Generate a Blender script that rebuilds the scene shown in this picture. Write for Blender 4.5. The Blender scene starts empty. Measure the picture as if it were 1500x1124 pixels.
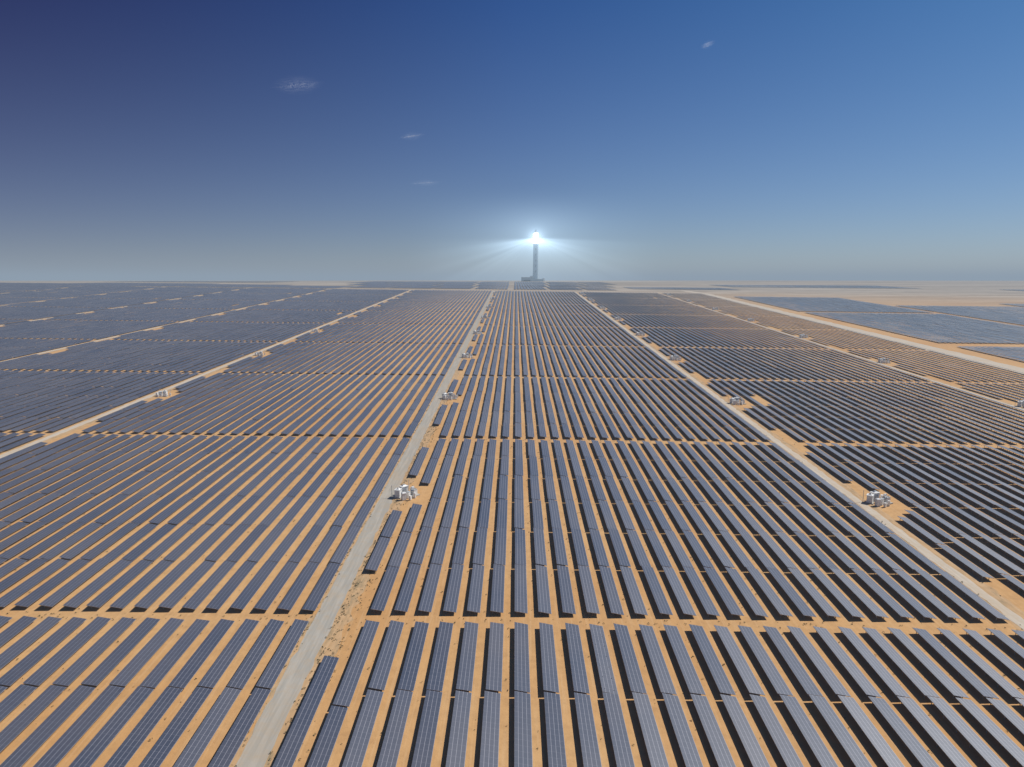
import bpy, math, random
import numpy as np
from mathutils import Vector, Matrix
rng=np.random.default_rng(7); random.seed(7)
S=0.0466; C=-0.0115; YE=1602.0; YP=3200.0; CAMH=100.0; PL=97.0
scene=bpy.context.scene
col=scene.collection

def H(x,y):
    x=np.asarray(x,float); y=np.asarray(y,float)
    xc=np.clip(x,-1500,1500)
    f=S*np.minimum(y,YE)+C*xc
    t=np.clip((y-YE)/(YP-YE),0,1)
    base=f*(1-t)+PL*t
    far=np.clip((y-6000)/6000,0,1)
    base=base+far*(5*np.sin(x/2300+1.0)+4*np.sin(x/900+y/3000.)+3)
    return base

# ---------------- node helpers
def newmat(name):
    m=bpy.data.materials.new(name); m.use_nodes=True
    nt=m.node_tree; nt.nodes.clear()
    out=nt.nodes.new('ShaderNodeOutputMaterial')
    b=nt.nodes.new('ShaderNodeBsdfPrincipled')
    nt.links.new(b.outputs[0],out.inputs[0])
    return m,nt,b
class N:
    def __init__(s,nt): s.nt=nt
    def val(s,node,i,v):
        if v is None: return
        if hasattr(v,'is_linked') or isinstance(v,bpy.types.NodeSocket): s.nt.links.new(v,node.inputs[i])
        else: node.inputs[i].default_value=v
    def math(s,op,a,b=None,c=None,clamp=False):
        n=s.nt.nodes.new('ShaderNodeMath'); n.operation=op; n.use_clamp=clamp
        s.val(n,0,a); s.val(n,1,b); s.val(n,2,c); return n.outputs[0]
    def mix(s,f,a,b,blend='MIX'):
        n=s.nt.nodes.new('ShaderNodeMix'); n.data_type='RGBA'; n.blend_type=blend
        s.val(n,0,f)
        for i,v in ((6,a),(7,b)):
            if isinstance(v,(tuple,list)): v=tuple(v)+((1,) if len(v)==3 else ())
            s.val(n,i,v)
        return n.outputs[2]
    def noise(s,vec,scale,detail=4,rough=.6):
        n=s.nt.nodes.new('ShaderNodeTexNoise'); s.val(n,'Vector',vec)
        n.inputs['Scale'].default_value=scale; n.inputs['Detail'].default_value=detail; n.inputs['Roughness'].default_value=rough
        return n.outputs['Fac']
    def mapr(s,v,a,b,c=0.,d=1.,smooth=False):
        n=s.nt.nodes.new('ShaderNodeMapRange'); s.val(n,0,v)
        if smooth: n.interpolation_type='SMOOTHSTEP'
        for i,x in zip((1,2,3,4),(a,b,c,d)): n.inputs[i].default_value=x
        return n.outputs[0]
    def pos(s):
        return s.nt.nodes.new('ShaderNodeNewGeometry').outputs['Position']
    def sep(s,v):
        n=s.nt.nodes.new('ShaderNodeSeparateXYZ'); s.val(n,0,v); return n.outputs
    def mapping(s,v,scale=(1,1,1),loc=(0,0,0)):
        n=s.nt.nodes.new('ShaderNodeMapping'); s.val(n,0,v); n.inputs['Scale'].default_value=scale; n.inputs['Location'].default_value=loc
        return n.outputs[0]

# ---------------- materials
def sand_mat():
    m,nt,b=newmat('desert_sand'); n=N(nt); p=n.pos(); xyz=n.sep(p)
    n1=n.noise(p,0.35,4,.65); n2=n.noise(p,0.012,3,.6); n3=n.noise(p,3.0,2,.7)
    track=n.noise(n.mapping(p,(1.6,.03,1)),1.0,2,.6)
    c=n.mix(n.mapr(n2,.35,.65),(.53,.295,.12),(.59,.365,.17))
    c=n.mix(n.mapr(n1,.42,.72,0,.6),c,(.41,.235,.105))
    c=n.mix(n.mapr(track,.5,.7,0,.4),c,(.62,.41,.22))
    c=n.mix(n.mapr(n3,.58,.8,0,.45),c,(.24,.15,.09))
    fm=n.mapr(xyz[1],900,1900,0,1,True)  # distance haze put into the sand colour: ramps to greyed tan far off
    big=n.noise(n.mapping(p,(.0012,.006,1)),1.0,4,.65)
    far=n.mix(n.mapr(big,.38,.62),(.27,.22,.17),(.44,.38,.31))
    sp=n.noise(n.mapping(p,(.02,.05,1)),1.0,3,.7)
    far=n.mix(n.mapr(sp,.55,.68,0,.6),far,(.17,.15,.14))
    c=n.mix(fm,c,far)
    nt.links.new(c,b.inputs['Base Color']); b.inputs['Roughness'].default_value=.95
    b.inputs['Specular IOR Level'].default_value=.1
    bm=nt.nodes.new('ShaderNodeBump'); bm.inputs['Strength'].default_value=.5; bm.inputs['Distance'].default_value=.3
    nt.links.new(n1,bm.inputs['Height']); nt.links.new(bm.outputs[0],b.inputs['Normal'])
    return m
def dirt_mat(name,c1,c2,c3,c4=None):
    m,nt,b=newmat(name); n=N(nt); p=n.pos()
    a=n.noise(n.mapping(p,(1.2,.05,1)),1.0,3,.6); d=n.noise(p,.5,5,.7); e=n.noise(p,.05,3,.6)
    c=n.mix(n.mapr(a,.4,.65),c1,c2); c=n.mix(n.mapr(d,.45,.75,0,.7),c,c3); c=n.mix(n.mapr(e,.5,.7,0,.5),c,c3)
    if c4: c=n.mix(n.mapr(n.noise(n.mapping(p,(.5,.12,1)),1.0,5,.7),.50,.68,0,.8),c,c4)
    nt.links.new(c,b.inputs['Base Color']); b.inputs['Roughness'].default_value=.92; b.inputs['Specular IOR Level'].default_value=.15
    return m
def panel_mat(name,c1,c2,line,ro=(.38,.46)):
    m,nt,b=newmat(name); n=N(nt)
    uv=nt.nodes.new('ShaderNodeUVMap').outputs[0]; s=n.sep(uv)
    at=nt.nodes.new('ShaderNodeAttribute'); at.attribute_name='rnd'; r=at.outputs['Fac']
    fv=n.math('FRACT',n.math('DIVIDE',s[1],.93)); fu=n.math('FRACT',n.math('DIVIDE',s[0],1.66))
    lv=n.math('LESS_THAN',fv,.085); lu=n.math('LESS_THAN',fu,.03)
    cv=nt.nodes.new('ShaderNodeCombineXYZ')
    nt.links.new(n.math('FLOOR',n.math('DIVIDE',s[0],1.66)),cv.inputs[0]); nt.links.new(n.math('FLOOR',n.math('DIVIDE',s[1],.93)),cv.inputs[1])
    nt.links.new(r,cv.inputs[2])
    wn=nt.nodes.new('ShaderNodeTexWhiteNoise'); wn.noise_dimensions='3D'; nt.links.new(cv.outputs[0],wn.inputs['Vector'])
    t=n.math('ADD',n.math('MULTIPLY',r,.6),n.math('MULTIPLY',wn.outputs['Value'],.4))
    c=n.mix(t,c1,c2)
    dust=n.noise(n.pos(),.03,2,.6)
    c=n.mix(n.mapr(dust,.4,.7,0,.25),c,(.15,.13,.125))
    c=n.mix(n.math('MULTIPLY',lv,.9),c,line); c=n.mix(n.math('MULTIPLY',lu,.35),c,line)
    nt.links.new(c,b.inputs['Base Color'])
    nt.links.new(n.mapr(r,0,1,*ro),b.inputs['Roughness'])
    b.inputs['IOR'].default_value=2.1
    return m
def plain(name,c,rough=.6,metal=0.,var=.15,scale=.8):
    m,nt,b=newmat(name); n=N(nt); t=n.noise(n.pos(),scale,3,.6)
    cc=n.mix(n.mapr(t,.35,.7),tuple(c),tuple(x*(1-var) for x in c))
    nt.links.new(cc,b.inputs['Base Color']); b.inputs['Roughness'].default_value=rough; b.inputs['Metallic'].default_value=metal
    return m
M_sand=sand_mat()
M_conc=dirt_mat('concrete_road',(.34,.325,.29),(.43,.40,.35),(.42,.33,.23))
M_track=dirt_mat('gravel_road',(.50,.44,.36),(.58,.51,.42),(.50,.38,.25))
M_shoulder=dirt_mat('road_shoulder',(.50,.32,.165),(.56,.38,.215),(.40,.26,.14),(.26,.21,.13))
M_panel=panel_mat('solar_panel_glass',(.036,.048,.078),(.058,.068,.102),(.32,.32,.36))
M_panel2=panel_mat('thin_film_panel_glass',(.10,.115,.135),(.14,.155,.17),(.18,.19,.2),(.3,.4))
M_frame=plain('aluminium_frame',(.42,.42,.44),.45,.6)
M_back=plain('panel_backsheet',(.16,.16,.18),.7)
M_steel=plain('galvanised_steel',(.38,.38,.38),.5,.5)
M_white=plain('white_cabinet_paint',(.8,.8,.78),.45)
M_grey=plain('grey_cabinet_paint',(.45,.47,.48),.5)
M_pad=plain('concrete_pad',(.42,.40,.36),.9)
M_tower=plain('tower_concrete',(.34,.42,.47),.8,0,.25,.05)
M_dark=plain('dark_opening',(.04,.05,.06),.6)
M_bush=plain('dry_shrub_leaves',(.10,.10,.045),.9,0,.5,2.)

def mesh_obj(name,verts,faces,mats,parent=None,mi=None,smooth=False):
    me=bpy.data.meshes.new(name); me.from_pydata([tuple(map(float,v)) for v in verts] if not isinstance(verts,np.ndarray) else verts.tolist(),[],faces if not isinstance(faces,np.ndarray) else faces.tolist())
    for m in mats: me.materials.append(m)
    if mi is not None: me.polygons.foreach_set('material_index',np.asarray(mi,dtype=np.int32))
    me.update()
    o=bpy.data.objects.new(name,me); col.objects.link(o)
    if parent: o.parent=parent
    return o
def empty(name,loc=(0,0,0)):
    e=bpy.data.objects.new(name,None); e.location=loc; e.empty_display_size=5; col.objects.link(e); return e

# ---------------- ground : one sheet
xs=np.array(sorted(set([-40000,-20000,-12000,-8000,-5000,-3500,-2500,-2000]+list(range(-1500,1501,75))+[2000,2500,3500,5000,8000,12000,20000,40000])),float)
ys=np.array(sorted(set([-3000,-1000,-300,0,400,800,1200,YE]+list(np.linspace(YE,YP,24))+[3600,4200,5000,6000,7000,8000,9500,11000,12000,15000,20000,30000,60000])),float)
X,Y=np.meshgrid(xs,ys); V=np.stack([X,Y,H(X,Y)],-1).reshape(-1,3)
nx=len(xs); F=[(j*nx+i,j*nx+i+1,(j+1)*nx+i+1,(j+1)*nx+i) for j in range(len(ys)-1) for i in range(nx-1)]
mesh_obj('desert_ground',V,F,[M_sand])

# ---------------- roads
roads=[-52+191.5*k for k in range(-6,3)]
def strip(name,x0,w,ya,yb,mat,dz,jit=.35,step=6.):
    yy=np.arange(ya,yb+step,step); n=len(yy)
    l=x0-w/2+rng.normal(0,jit,n); r=x0+w/2+rng.normal(0,jit,n)
    v=np.zeros((2*n,3)); v[0::2,0]=l; v[1::2,0]=r; v[0::2,1]=yy; v[1::2,1]=yy
    v[:,2]=H(v[:,0],v[:,1])+dz
    f=[(2*i,2*i+1,2*i+3,2*i+2) for i in range(n-1)]
    return mesh_obj(name,v,f,[mat])
for k,x in enumerate(roads):
    main=abs(x+52)<1
    strip('road_shoulder',x+(1.5 if main else 1),11 if main else 8,-60,YE+10,M_shoulder,.03,.5,3.)
    strip('service_road',x,5.6 if main else 3.8,-60,YE+10,M_conc if main else M_track,.07,.16 if main else .25,3.)
strip('boundary_road',440,22,-60,YE+200,M_track,.06,1.2,12)
def xstrip(name,y0,w,xa,xb,mat,dz,jit=1.):
    xx=np.arange(xa,xb+15,15); n=len(xx)
    v=np.zeros((2*n,3)); v[0::2,0]=xx; v[1::2,0]=xx; v[0::2,1]=y0-w/2+rng.normal(0,jit,n); v[1::2,1]=y0+w/2+rng.normal(0,jit,n)
    v[:,2]=H(v[:,0],v[:,1])+dz
    return mesh_obj(name,v,[(2*i,2*i+2,2*i+3,2*i+1) for i in range(n-1)],[mat])
xstrip('perimeter_road',YE+22,20,-500,1500,M_track,.10)

# ---------------- solar arrays
Y0=-4.5; BL=178.5
def add_tables(T,hw,zl,zh,parent,name,mat,posts=False):
    T=np.array(T,float); n=len(T)
    if n==0: return
    jx=rng.normal(0,.08,n); jt=rng.normal(0,.03,n); jz=rng.normal(0,.07,n); je=rng.normal(0,.03,n)
    x=T[:,0]+jx; v=np.zeros((n,8,3)); th=.10
    for a,(sx,yi) in enumerate([(-1,1),(1,1),(1,2),(-1,2)]):
        px=x+sx*hw; py=T[:,yi]
        pz=H(px,py)+ (zh+jt if sx<0 else zl-jt)+jz+(je if yi==1 else -je)
        v[:,a,0]=px; v[:,a,1]=py; v[:,a,2]=pz
        v[:,a+4,0]=px-.02; v[:,a+4,1]=py; v[:,a+4,2]=pz-th
    base=(np.arange(n)*8)[:,None,None]
    fq=np.array([[0,1,2,3],[7,6,5,4],[0,4,5,1],[1,5,6,2],[2,6,7,3],[3,7,4,0]])
    faces=(base+fq[None]).reshape(-1,4)
    mi=np.tile([0,2,1,1,1,1],n)
    o=mesh_obj(name,v.reshape(-1,3),faces,[mat,M_frame,M_back],parent,mi)
    me=o.data
    uv=np.zeros((n,6,4,2)); L=T[:,2]-T[:,1]; W=math.hypot(2*hw,zh-zl)
    uv[:,0,0]=np.stack([0*L,0*L+W],-1); uv[:,0,1]=np.stack([0*L,0*L],-1)
    uv[:,0,2]=np.stack([L,0*L],-1); uv[:,0,3]=np.stack([L,0*L+W],-1)
    l=me.uv_layers.new(name='UVMap'); l.data.foreach_set('uv',uv.reshape(-1).astype(np.float32))
    at=me.attributes.new('rnd','FLOAT','FACE')
    at.data.foreach_set('value',np.repeat(rng.random(n),6).astype(np.float32))
    if posts:
        P=[];FF=[]
        for i in range(n):
            if T[i,1]>545 or T[i,1]<60 or T[i,0]<-330: continue
            for py in np.arange(T[i,1]+1.2,T[i,2],4.4):
                for fx in (-.62,.55):
                    px=x[i]+fx*hw; g=float(H(px,py)); zt=g+zl+(zh-zl)*(1-fx)/2-.1
                    b=len(P); w=.07
                    for zz in (g-.1,zt):
                        P+= [(px-w,py-w,zz),(px+w,py-w,zz),(px+w,py+w,zz),(px-w,py+w,zz)]
                    FF+=[(b,b+1,b+5,b+4),(b+1,b+2,b+6,b+5),(b+2,b+3,b+7,b+6),(b+3,b,b+4,b+7)]
        if P: mesh_obj('support_posts',P,FF,[M_steel],parent)
HW=1.80; ZL=.95; ZH=1.55
bounds=roads+[433.]
GAP=2.6
def segs(a,b,x,first):
    out=[]
    n=max(1,round((b-a)/28.9)); L=(b-a)/n
    for i in range(n): out.append((x,a+i*L+.22,a+(i+1)*L-.22))
    return out
for k in range(len(bounds)-1):
    xa,xb=bounds[k],bounds[k+1]
    par=empty('solar_panel_array')
    span=(xb-5.1)-(xa+7.2); npit=round(span/6.68); pit=span/npit
    T=[]
    for r in range(npit+1):
        x=xa+7.2+r*pit
        yend=YE
        for blk in range(0,9):
            a=Y0+blk*BL+GAP; b=a+BL-2*GAP
            if b<70: continue
            if a>yend: continue
            b=min(b,yend)
            if b-a<20: continue
            if r==0:
                T+=segs(a+24,a+73,x,1)+segs(a+114,a+157,x,1)
            elif r==1:
                T+=segs(a,a+80,x,1)+segs(a+104,b,x,1)
            else: T+=segs(a,b,x,0)
    T=[t for t in T if not (rng.random()<(.003 if t[0]<-440 else .0008))]
    add_tables(T,HW,ZL,ZH,par,'panel_tables',M_panel,posts=(xa>-300 and xa<400))
for (xa,xb,ya,yb) in [(-640,-440,1640,1880),(-900,-650,1640,1980),(-1250,-910,1600,2100),(-1700,-1215,900,1900)]:
    par=empty('solar_panel_array'); T=[]
    x=xa
    while x<xb:
        y=ya+rng.uniform(0,40)
        while y<yb:
            T+=segs(y,min(y+120,yb+30),x,0); y+=132
        x+=6.7
    add_tables(T,HW,ZL,ZH,par,'panel_tables',M_panel)
for (xa,xb,ya,yb) in [(474,700,300,735),(474,700,765,1130),(474,700,1150,1500),(716,950,300,735),(716,950,765,1300),(966,1350,500,1380),(1370,1900,600,1330)]:
    par=empty('solar_panel_array'); T=[]
    x=xa+3
    while x<xb:
        T+=segs(ya,yb,x,0); x+=6.7
    add_tables(T,2.5,1.35,1.38,par,'panel_tables',M_panel2)
for i,(xa,xb) in enumerate([(-430,-330),(-322,-215),(-205,-110),(-100,-12),(0,85),(95,180),(190,265)]):
    par=empty('heliostat_field'); T=[]
    for (ya,yb) in [(1760,2050),(2075,2420),(2450,2950)]:
        s=(ya/1760.)
        x=xa*s
        while x<xb*s-4:
            T+=segs(ya,yb,x,0); x+=8.5
    add_tables(T,3.0,1.3,1.7,par,'mirror_tables',M_panel)
for (xa,xb,ya,yb) in [(330,620,1900,2100),(700,1300,2200,2500),(-1500,-900,2500,2900),(1500,2100,1900,2150)]:
    par=empty('heliostat_field'); T=[]; x=xa
    while x<xb: T+=segs(ya,yb,x,0); x+=9
    add_tables(T,3.0,1.3,1.35,par,'mirror_tables',M_panel2)

# ---------------- inverter stations
def station_mesh():
    V=[];F=[];MI=[]
    def box(cx,cy,z0,sx,sy,sz,m,rot=0,top=1.):
        b=len(V); c,s=math.cos(rot),math.sin(rot)
        for zz,k in ((z0,1.),(z0+sz,top)):
            for dx,dy in ((-1,-1),(1,-1),(1,1),(-1,1)):
                lx,ly=dx*sx/2*k,dy*sy/2*k
                V.append((cx+lx*c-ly*s,cy+lx*s+ly*c,zz))
        for f in ((3,2,1,0),(4,5,6,7),(0,1,5,4),(1,2,6,5),(2,3,7,6),(3,0,4,7)):
            F.append(tuple(b+i for i in f)); MI.append(m)
    for cx,cy,h,rt in ((-2.9,1.9,2.6,.5),(.5,2.6,2.9,-.15)):
        box(cx,cy,-.2,3.2,2.6,.46,2,rt)
        box(cx,cy,.27,2.5,1.9,h,0,rt); box(cx,cy,.27+h+.003,2.8,2.2,.16,0,rt)
        box(cx,cy,.43+h+.006,1.9,1.3,.4,0,rt,.5)
        box(cx,cy,.43+h+.41,.7,.5,.25,1,rt)
    for q in (-.75,0,.75): box(.6+q,1.62,.6,.55,.05,2.1,1,-.15)
    box(2.2,-.9,-.2,3.4,3.,.46,2)
    box(2.2,-.9,.27,1.6,1.7,2.0,0); box(2.2,-.9,2.28,1.75,1.85,.1,1)
    for i in range(7): box(1.22,-1.5+i*.2,.5,.34,.07,1.5,0); box(3.18,-1.5+i*.2,.5,.34,.07,1.5,0)
    box(2.2,-.2,2.7,1.3,.5,.5,0)
    for i in range(3): box(1.7+i*.5,-1.25,2.38,.14,.14,.65,1,0,.5)
    box(-.9,-1.3,-.1,1.3,1.0,2.2,0,.3); box(-.9,-1.3,2.11,1.45,1.15,.1,1,.3)
    box(-3.4,-1.6,-.1,1.5,1.2,2.5,0,-.35); box(-3.4,-1.6,2.41,1.7,1.4,.3,0,-.35,.6)
    box(.6,-3.0,-.1,.9,.7,1.8,0,.6); box(-1.9,-3.4,-.1,.9,.7,1.5,0,.2); box(4.3,2.2,-.1,1.,1.3,1.9,0,.3); box(-.9,.4,-.1,.9,.8,1.7,0)
    box(3.9,3.6,0,.12,.12,4.6,1); box(-4.6,3.4,0,.12,.12,4.6,1)
    me=bpy.data.meshes.new('inverter_station'); me.from_pydata(V,[],F)
    for m in (M_white,M_grey,M_pad,M_dark): me.materials.append(m)
    me.polygons.foreach_set('material_index',MI); me.update(); return me
SM=station_mesh()
for x in roads[1:]:
    if x<-300: continue
    for blk in range(0,9):
        y=Y0+blk*BL+GAP+93+random.uniform(-3,3)
        if y<90 or y>YE: continue
        if x<-100 and blk>4: continue
        o=bpy.data.objects.new('inverter_station',SM); o.location=(x+8.2,y,float(H(x+8.2,y))+.1)
        o.scale=(1.12,1.12,1.1) if x>-100 else (.9,.9,.9)
        o.rotation_euler[2]=random.uniform(-.3,.5)+(.7 if x<200 and blk==1 else 0); col.objects.link(o)

# ---------------- shrubs scatter
V=[];F=[]
for i in range(3600):
    blk=random.random()
    if blk<.5:
        x=-52+random.choice([-4.2,-3.8,3.9,4.5,6.5,8])+random.gauss(0,.6); y=random.uniform(90,480)
    elif blk<.6:
        x=random.uniform(-200,250); y=random.choice([174,352.5])+random.uniform(-2,2)
    else:
        k=random.randint(-22,40); x=-52+7.2+k*6.64+3.3+random.gauss(0,.35); y=random.uniform(85,420)
    g=float(H(x,y)); s=random.uniform(.12,.42)
    for j in range(9):
        a=random.uniform(0,6.28); d=random.uniform(.2,1)*s; b=len(V)
        px,py,pz=x+math.cos(a)*d*.5,y+math.sin(a)*d*.5,g+random.uniform(0,.5)*s
        V+=[(px,py,pz),(px+math.cos(a+.8)*s*.5,py+math.sin(a+.8)*s*.5,pz+s*.35),(px+math.cos(a-.6)*s*.5,py+math.sin(a-.6)*s*.5,pz+s*.5)]
        F.append((b,b+1,b+2))
mesh_obj('dry_shrubs',V,F,[M_bush])

# ---------------- tower
TX,TY=92.,3150.; TZ=float(H(TX,TY))
tw=empty('solar_power_tower',(TX,TY,TZ))
def lathe(name,prof,mat,n=32,parent=None):
    V=[];F=[]
    for r,z in prof:
        for i in range(n):
            a=2*math.pi*i/n; V.append((r*math.cos(a),r*math.sin(a),z))
    for j in range(len(prof)-1):
        for i in range(n): F.append((j*n+i,j*n+(i+1)%n,(j+1)*n+(i+1)%n,(j+1)*n+i))
    F.append(tuple(range((len(prof)-1)*n,len(prof)*n)))
    return mesh_obj(name,V,F,[mat],parent)
lathe('shaft',[(17,0),(15,12),(13.2,30),(12.4,80),(12,150),(12,162),(13.5,163),(13.5,168),(11,168.1)],M_tower,parent=tw)
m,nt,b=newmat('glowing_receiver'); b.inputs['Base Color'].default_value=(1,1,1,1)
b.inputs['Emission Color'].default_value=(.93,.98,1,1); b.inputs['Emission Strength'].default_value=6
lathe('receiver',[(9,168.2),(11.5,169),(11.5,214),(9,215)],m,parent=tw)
lathe('crown',[(11.8,215.1),(11.8,219),(8,221),(3,223),(1,232)],M_tower,parent=tw)
def pbox(parent,name,c,s,mat):
    V=[(c[0]+dx*s[0]/2,c[1]+dy*s[1]/2,c[2]+dz*s[2]) for dz in (0,1) for dx,dy in ((-1,-1),(1,-1),(1,1),(-1,1))]
    return mesh_obj(name,V,[(3,2,1,0),(4,5,6,7),(0,1,5,4),(1,2,6,5),(2,3,7,6),(3,0,4,7)],[mat],parent)
for a in range(6):
    z=14+a*25; pbox(tw,'window_slot',(0,-12.9+a*.1,z),(2.2,1.5,9),M_dark)
pb=empty('power_block_building',(TX-18,TY-40,TZ))
pbox(pb,'turbine_hall',(-22,0,0),(52,24,17),M_tower); pbox(pb,'roof',(-22,0,17.01),(54,26,1.2),M_grey)
pbox(pb,'annex',(30,2,0),(44,18,10),M_tower); pbox(pb,'condenser',(-2,14,0),(12,10,24),M_grey)
pbox(pb,'tank',(52,8,0),(12,12,14),M_white); pbox(pb,'doors',(-22,-12.1,0),(30,.3,6),M_dark)

# beam glow and halo put in as a self-emitting volume around the receiver
BXV=[(dx*720,dy*240,z) for z in (-190,230) for dx,dy in ((-1,-1),(1,-1),(1,1),(-1,1))]
BXF=[(3,2,1,0),(4,5,6,7),(0,1,5,4),(1,2,6,5),(2,3,7,6),(3,0,4,7)]
bo=mesh_obj('sunlight_beams',BXV,BXF,[])
bo.location=(TX,TY,TZ+192)
mv=bpy.data.materials.new('emissive_beam_glow'); mv.use_nodes=True; nt=mv.node_tree; nt.nodes.clear(); n=N(nt)
out=nt.nodes.new('ShaderNodeOutputMaterial'); em=nt.nodes.new('ShaderNodeEmission'); nt.links.new(em.outputs[0],out.inputs['Volume'])
oc=nt.nodes.new('ShaderNodeTexCoord').outputs['Object']; s=n.sep(oc)
rho=n.math('SQRT',n.math('ADD',n.math('MULTIPLY',s[0],s[0]),n.math('MULTIPLY',s[1],s[1])))
r=n.math('SQRT',n.math('ADD',n.math('MULTIPLY',rho,rho),n.math('MULTIPLY',s[2],s[2])))
el=n.math('DIVIDE',n.math('MULTIPLY',s[2],-1.),n.math('ADD',rho,1.))
az=n.math('ARCTAN2',s[1],s[0])
cv=nt.nodes.new('ShaderNodeCombineXYZ'); nt.links.new(n.math('MULTIPLY',el,9.),cv.inputs[0]); nt.links.new(n.math('COSINE',az),cv.inputs[1])
nt.links.new(n.math('SINE',az),cv.inputs[2])
ray=n.mapr(n.noise(cv.outputs[0],1.0,2,.5),.35,.68,.3,1.4)
wedge=n.math('MULTIPLY',n.mapr(el,-.02,.12,0,1,True),n.mapr(el,.12,1.1,1,.15,True))
fall=n.math('DIVIDE',n.math('EXPONENT',n.math('DIVIDE',r,-230.)),n.math('ADD',n.math('DIVIDE',r,25.),.4))
beam=n.math('MULTIPLY',n.math('MULTIPLY',n.math('MULTIPLY',wedge,fall),ray),.022)
edge=n.mapr(r,420,700,1,0,True)
halo=n.math('MULTIPLY',n.math('EXPONENT',n.math('DIVIDE',r,-15.)),.06)
ez=n.mapr(s[2],20,228,1,0,True); ey=n.mapr(n.math('ABSOLUTE',s[1]),140,238,1,0,True)
halo2=n.math('MULTIPLY',n.math('EXPONENT',n.math('DIVIDE',r,-150.)),.0019)
tot=n.math('ADD',n.math('MULTIPLY',beam,edge),n.math('ADD',halo,n.math('MULTIPLY',halo2,edge)))
tot=n.math('MULTIPLY',tot,n.math('MULTIPLY',ez,ey))
nt.links.new(tot,em.inputs['Strength']); em.inputs['Color'].default_value=(.62,.83,1,1)
bo.data.materials.append(mv)

# ---------------- added haze box (absorbs and emits a set haze colour, no scattering)
SIG=1.8e-4
hz=mesh_obj('haze_air',[(dx*45000,dy*45000+10000,z) for z in (-400,235) for dx,dy in ((-1,-1),(1,-1),(1,1),(-1,1))],BXF,[])
mh=bpy.data.materials.new('emissive_haze'); mh.use_nodes=True; nt=mh.node_tree; nt.nodes.clear()
out=nt.nodes.new('ShaderNodeOutputMaterial'); ab=nt.nodes.new('ShaderNodeVolumeAbsorption'); ab.inputs['Color'].default_value=(0,0,0,1); ab.inputs['Density'].default_value=SIG
em=nt.nodes.new('ShaderNodeEmission'); em.inputs['Color'].default_value=(.27,.34,.42,1); em.inputs['Strength'].default_value=SIG
ad=nt.nodes.new('ShaderNodeAddShader'); nt.links.new(ab.outputs[0],ad.inputs[0]); nt.links.new(em.outputs[0],ad.inputs[1]); nt.links.new(ad.outputs[0],out.inputs['Volume'])
hz.data.materials.append(mh)

# ---------------- wispy clouds
mc=bpy.data.materials.new('thin_cloud'); mc.use_nodes=True; nt=mc.node_tree; nt.nodes.clear(); n=N(nt)
out=nt.nodes.new('ShaderNodeOutputMaterial'); tr=nt.nodes.new('ShaderNodeBsdfTransparent'); df=nt.nodes.new('ShaderNodeBsdfTranslucent'); df.inputs[0].default_value=(.9,.93,1,1)
mx=nt.nodes.new('ShaderNodeMixShader'); nt.links.new(tr.outputs[0],mx.inputs[1]); nt.links.new(df.outputs[0],mx.inputs[2]); nt.links.new(mx.outputs[0],out.inputs[0])
uvn=nt.nodes.new('ShaderNodeTexCoord'); g=uvn.outputs['Generated']; s=n.sep(g)
dx=n.math('SUBTRACT',s[0],.5); dy=n.math('SUBTRACT',s[1],.5)
rr=n.math('SQRT',n.math('ADD',n.math('MULTIPLY',dx,dx),n.math('MULTIPLY',dy,dy)))
nz=n.noise(n.mapping(n.pos(),(.004,.0022,1)),1.0,6,.7)
al=n.math('MULTIPLY',n.mapr(rr,.0,.48,1,0,True),n.mapr(nz,.47,.72,0,.40))
nt.links.new(al,mx.inputs[0])
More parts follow.
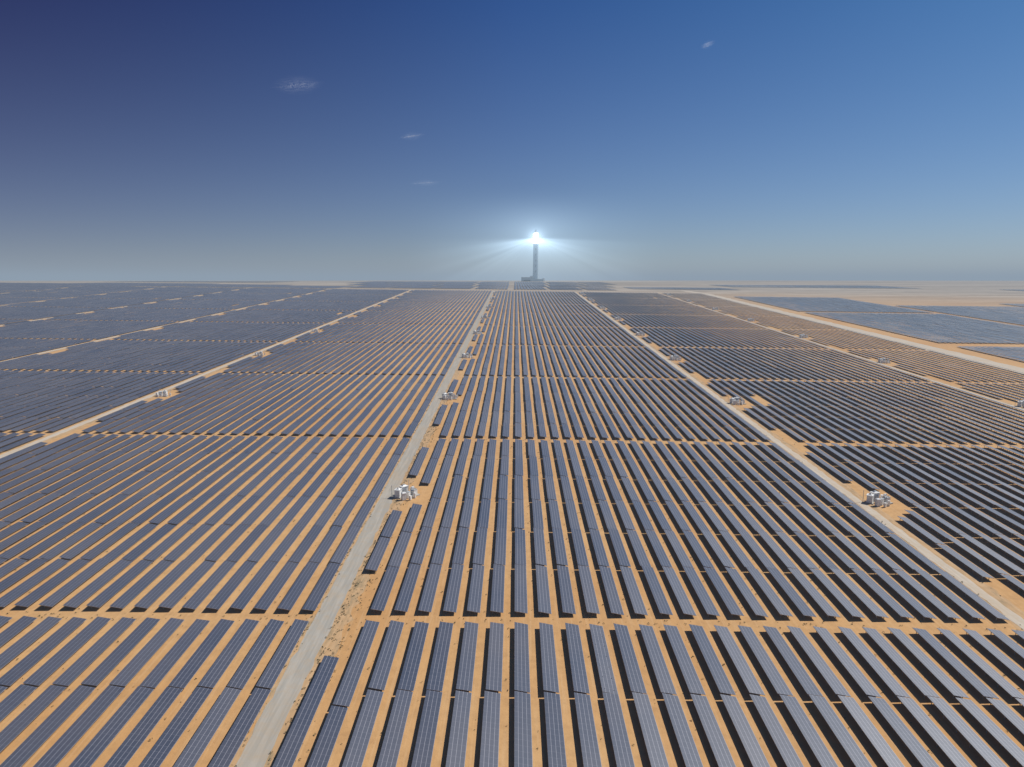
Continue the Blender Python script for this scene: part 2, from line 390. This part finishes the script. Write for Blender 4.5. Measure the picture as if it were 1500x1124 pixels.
for (az_,el_,wx,wy) in [(-16.9,14.9,760,1300),(-8.3,11.6,480,1000),(-7.3,8.0,1000,1500),(14.8,17.8,160,350)]:
    zc=3000.; d=zc/math.tan(math.radians(el_)); cx=d*math.sin(math.radians(az_)); cy=d*math.cos(math.radians(az_))
    V=[];q=8
    for j in range(q+1):
        for i in range(q+1):
            V.append(((i/q-.5)*wx,(j/q-.5)*wy,40*math.sin(i*.9+j*.7)))
    F=[(j*(q+1)+i,j*(q+1)+i+1,(j+1)*(q+1)+i+1,(j+1)*(q+1)+i) for j in range(q) for i in range(q)]
    o=mesh_obj('wispy_cloud',V,F,[mc]); o.location=(cx,cy,zc); o.rotation_euler[2]=math.radians(-az_)+.5

# ---------------- light
SEL=50.; SD=Vector((.80,.34,0)).normalized(); AZ=math.atan2(SD.x,SD.y)
sd=Vector((SD.x*math.cos(math.radians(SEL)),SD.y*math.cos(math.radians(SEL)),math.sin(math.radians(SEL))))
L=bpy.data.lights.new('sun','SUN'); L.energy=4.8; L.angle=math.radians(.5); L.color=(1,.95,.87)
lo=bpy.data.objects.new('sun',L); lo.rotation_euler=(-sd).to_track_quat('-Z','Y').to_euler(); col.objects.link(lo)
w=bpy.data.worlds.new('World'); scene.world=w; w.use_nodes=True; nt=w.node_tree; nt.nodes.clear(); n=N(nt)
out=nt.nodes.new('ShaderNodeOutputWorld'); bg=nt.nodes.new('ShaderNodeBackground'); nt.links.new(bg.outputs[0],out.inputs[0])
sky=nt.nodes.new('ShaderNodeTexSky'); sky.sky_type='NISHITA'; sky.sun_disc=False
sky.sun_elevation=math.radians(SEL); sky.sun_rotation=AZ; sky.altitude=1500; sky.air_density=1.0; sky.dust_density=.6; sky.ozone_density=4.
d=n.sep(nt.nodes.new('ShaderNodeTexCoord').outputs['Generated'])
hi=n.mix(n.mapr(d[0],-.58,.0),(.02,.03,.34),(.21,.50,.92)); hi=n.mix(n.mapr(d[0],.0,.6),hi,(.42,.86,1.12))
lw=n.mix(n.mapr(d[0],-.60,.1),(.58,.54,.70),(.90,.92,1.04))
tint=n.mix(n.mapr(d[2],.02,.35),lw,hi)
sc=n.mix(1.0,sky.outputs[0],tint,'MULTIPLY')
nt.links.new(sc,bg.inputs[0]); bg.inputs[1].default_value=.065

# ---------------- camera
cd=bpy.data.cameras.new('camera'); cd.sensor_width=36; cd.lens=24; cd.clip_end=200000; cd.clip_start=.5
co=bpy.data.objects.new('camera',cd); col.objects.link(co)
pitch=math.atan(.151); co.location=(0,0,CAMH); co.rotation_euler=(math.pi/2-pitch,0,math.radians(.29))
scene.camera=co
scene.view_settings.view_transform='Standard'; scene.view_settings.look='None'; scene.view_settings.exposure=0
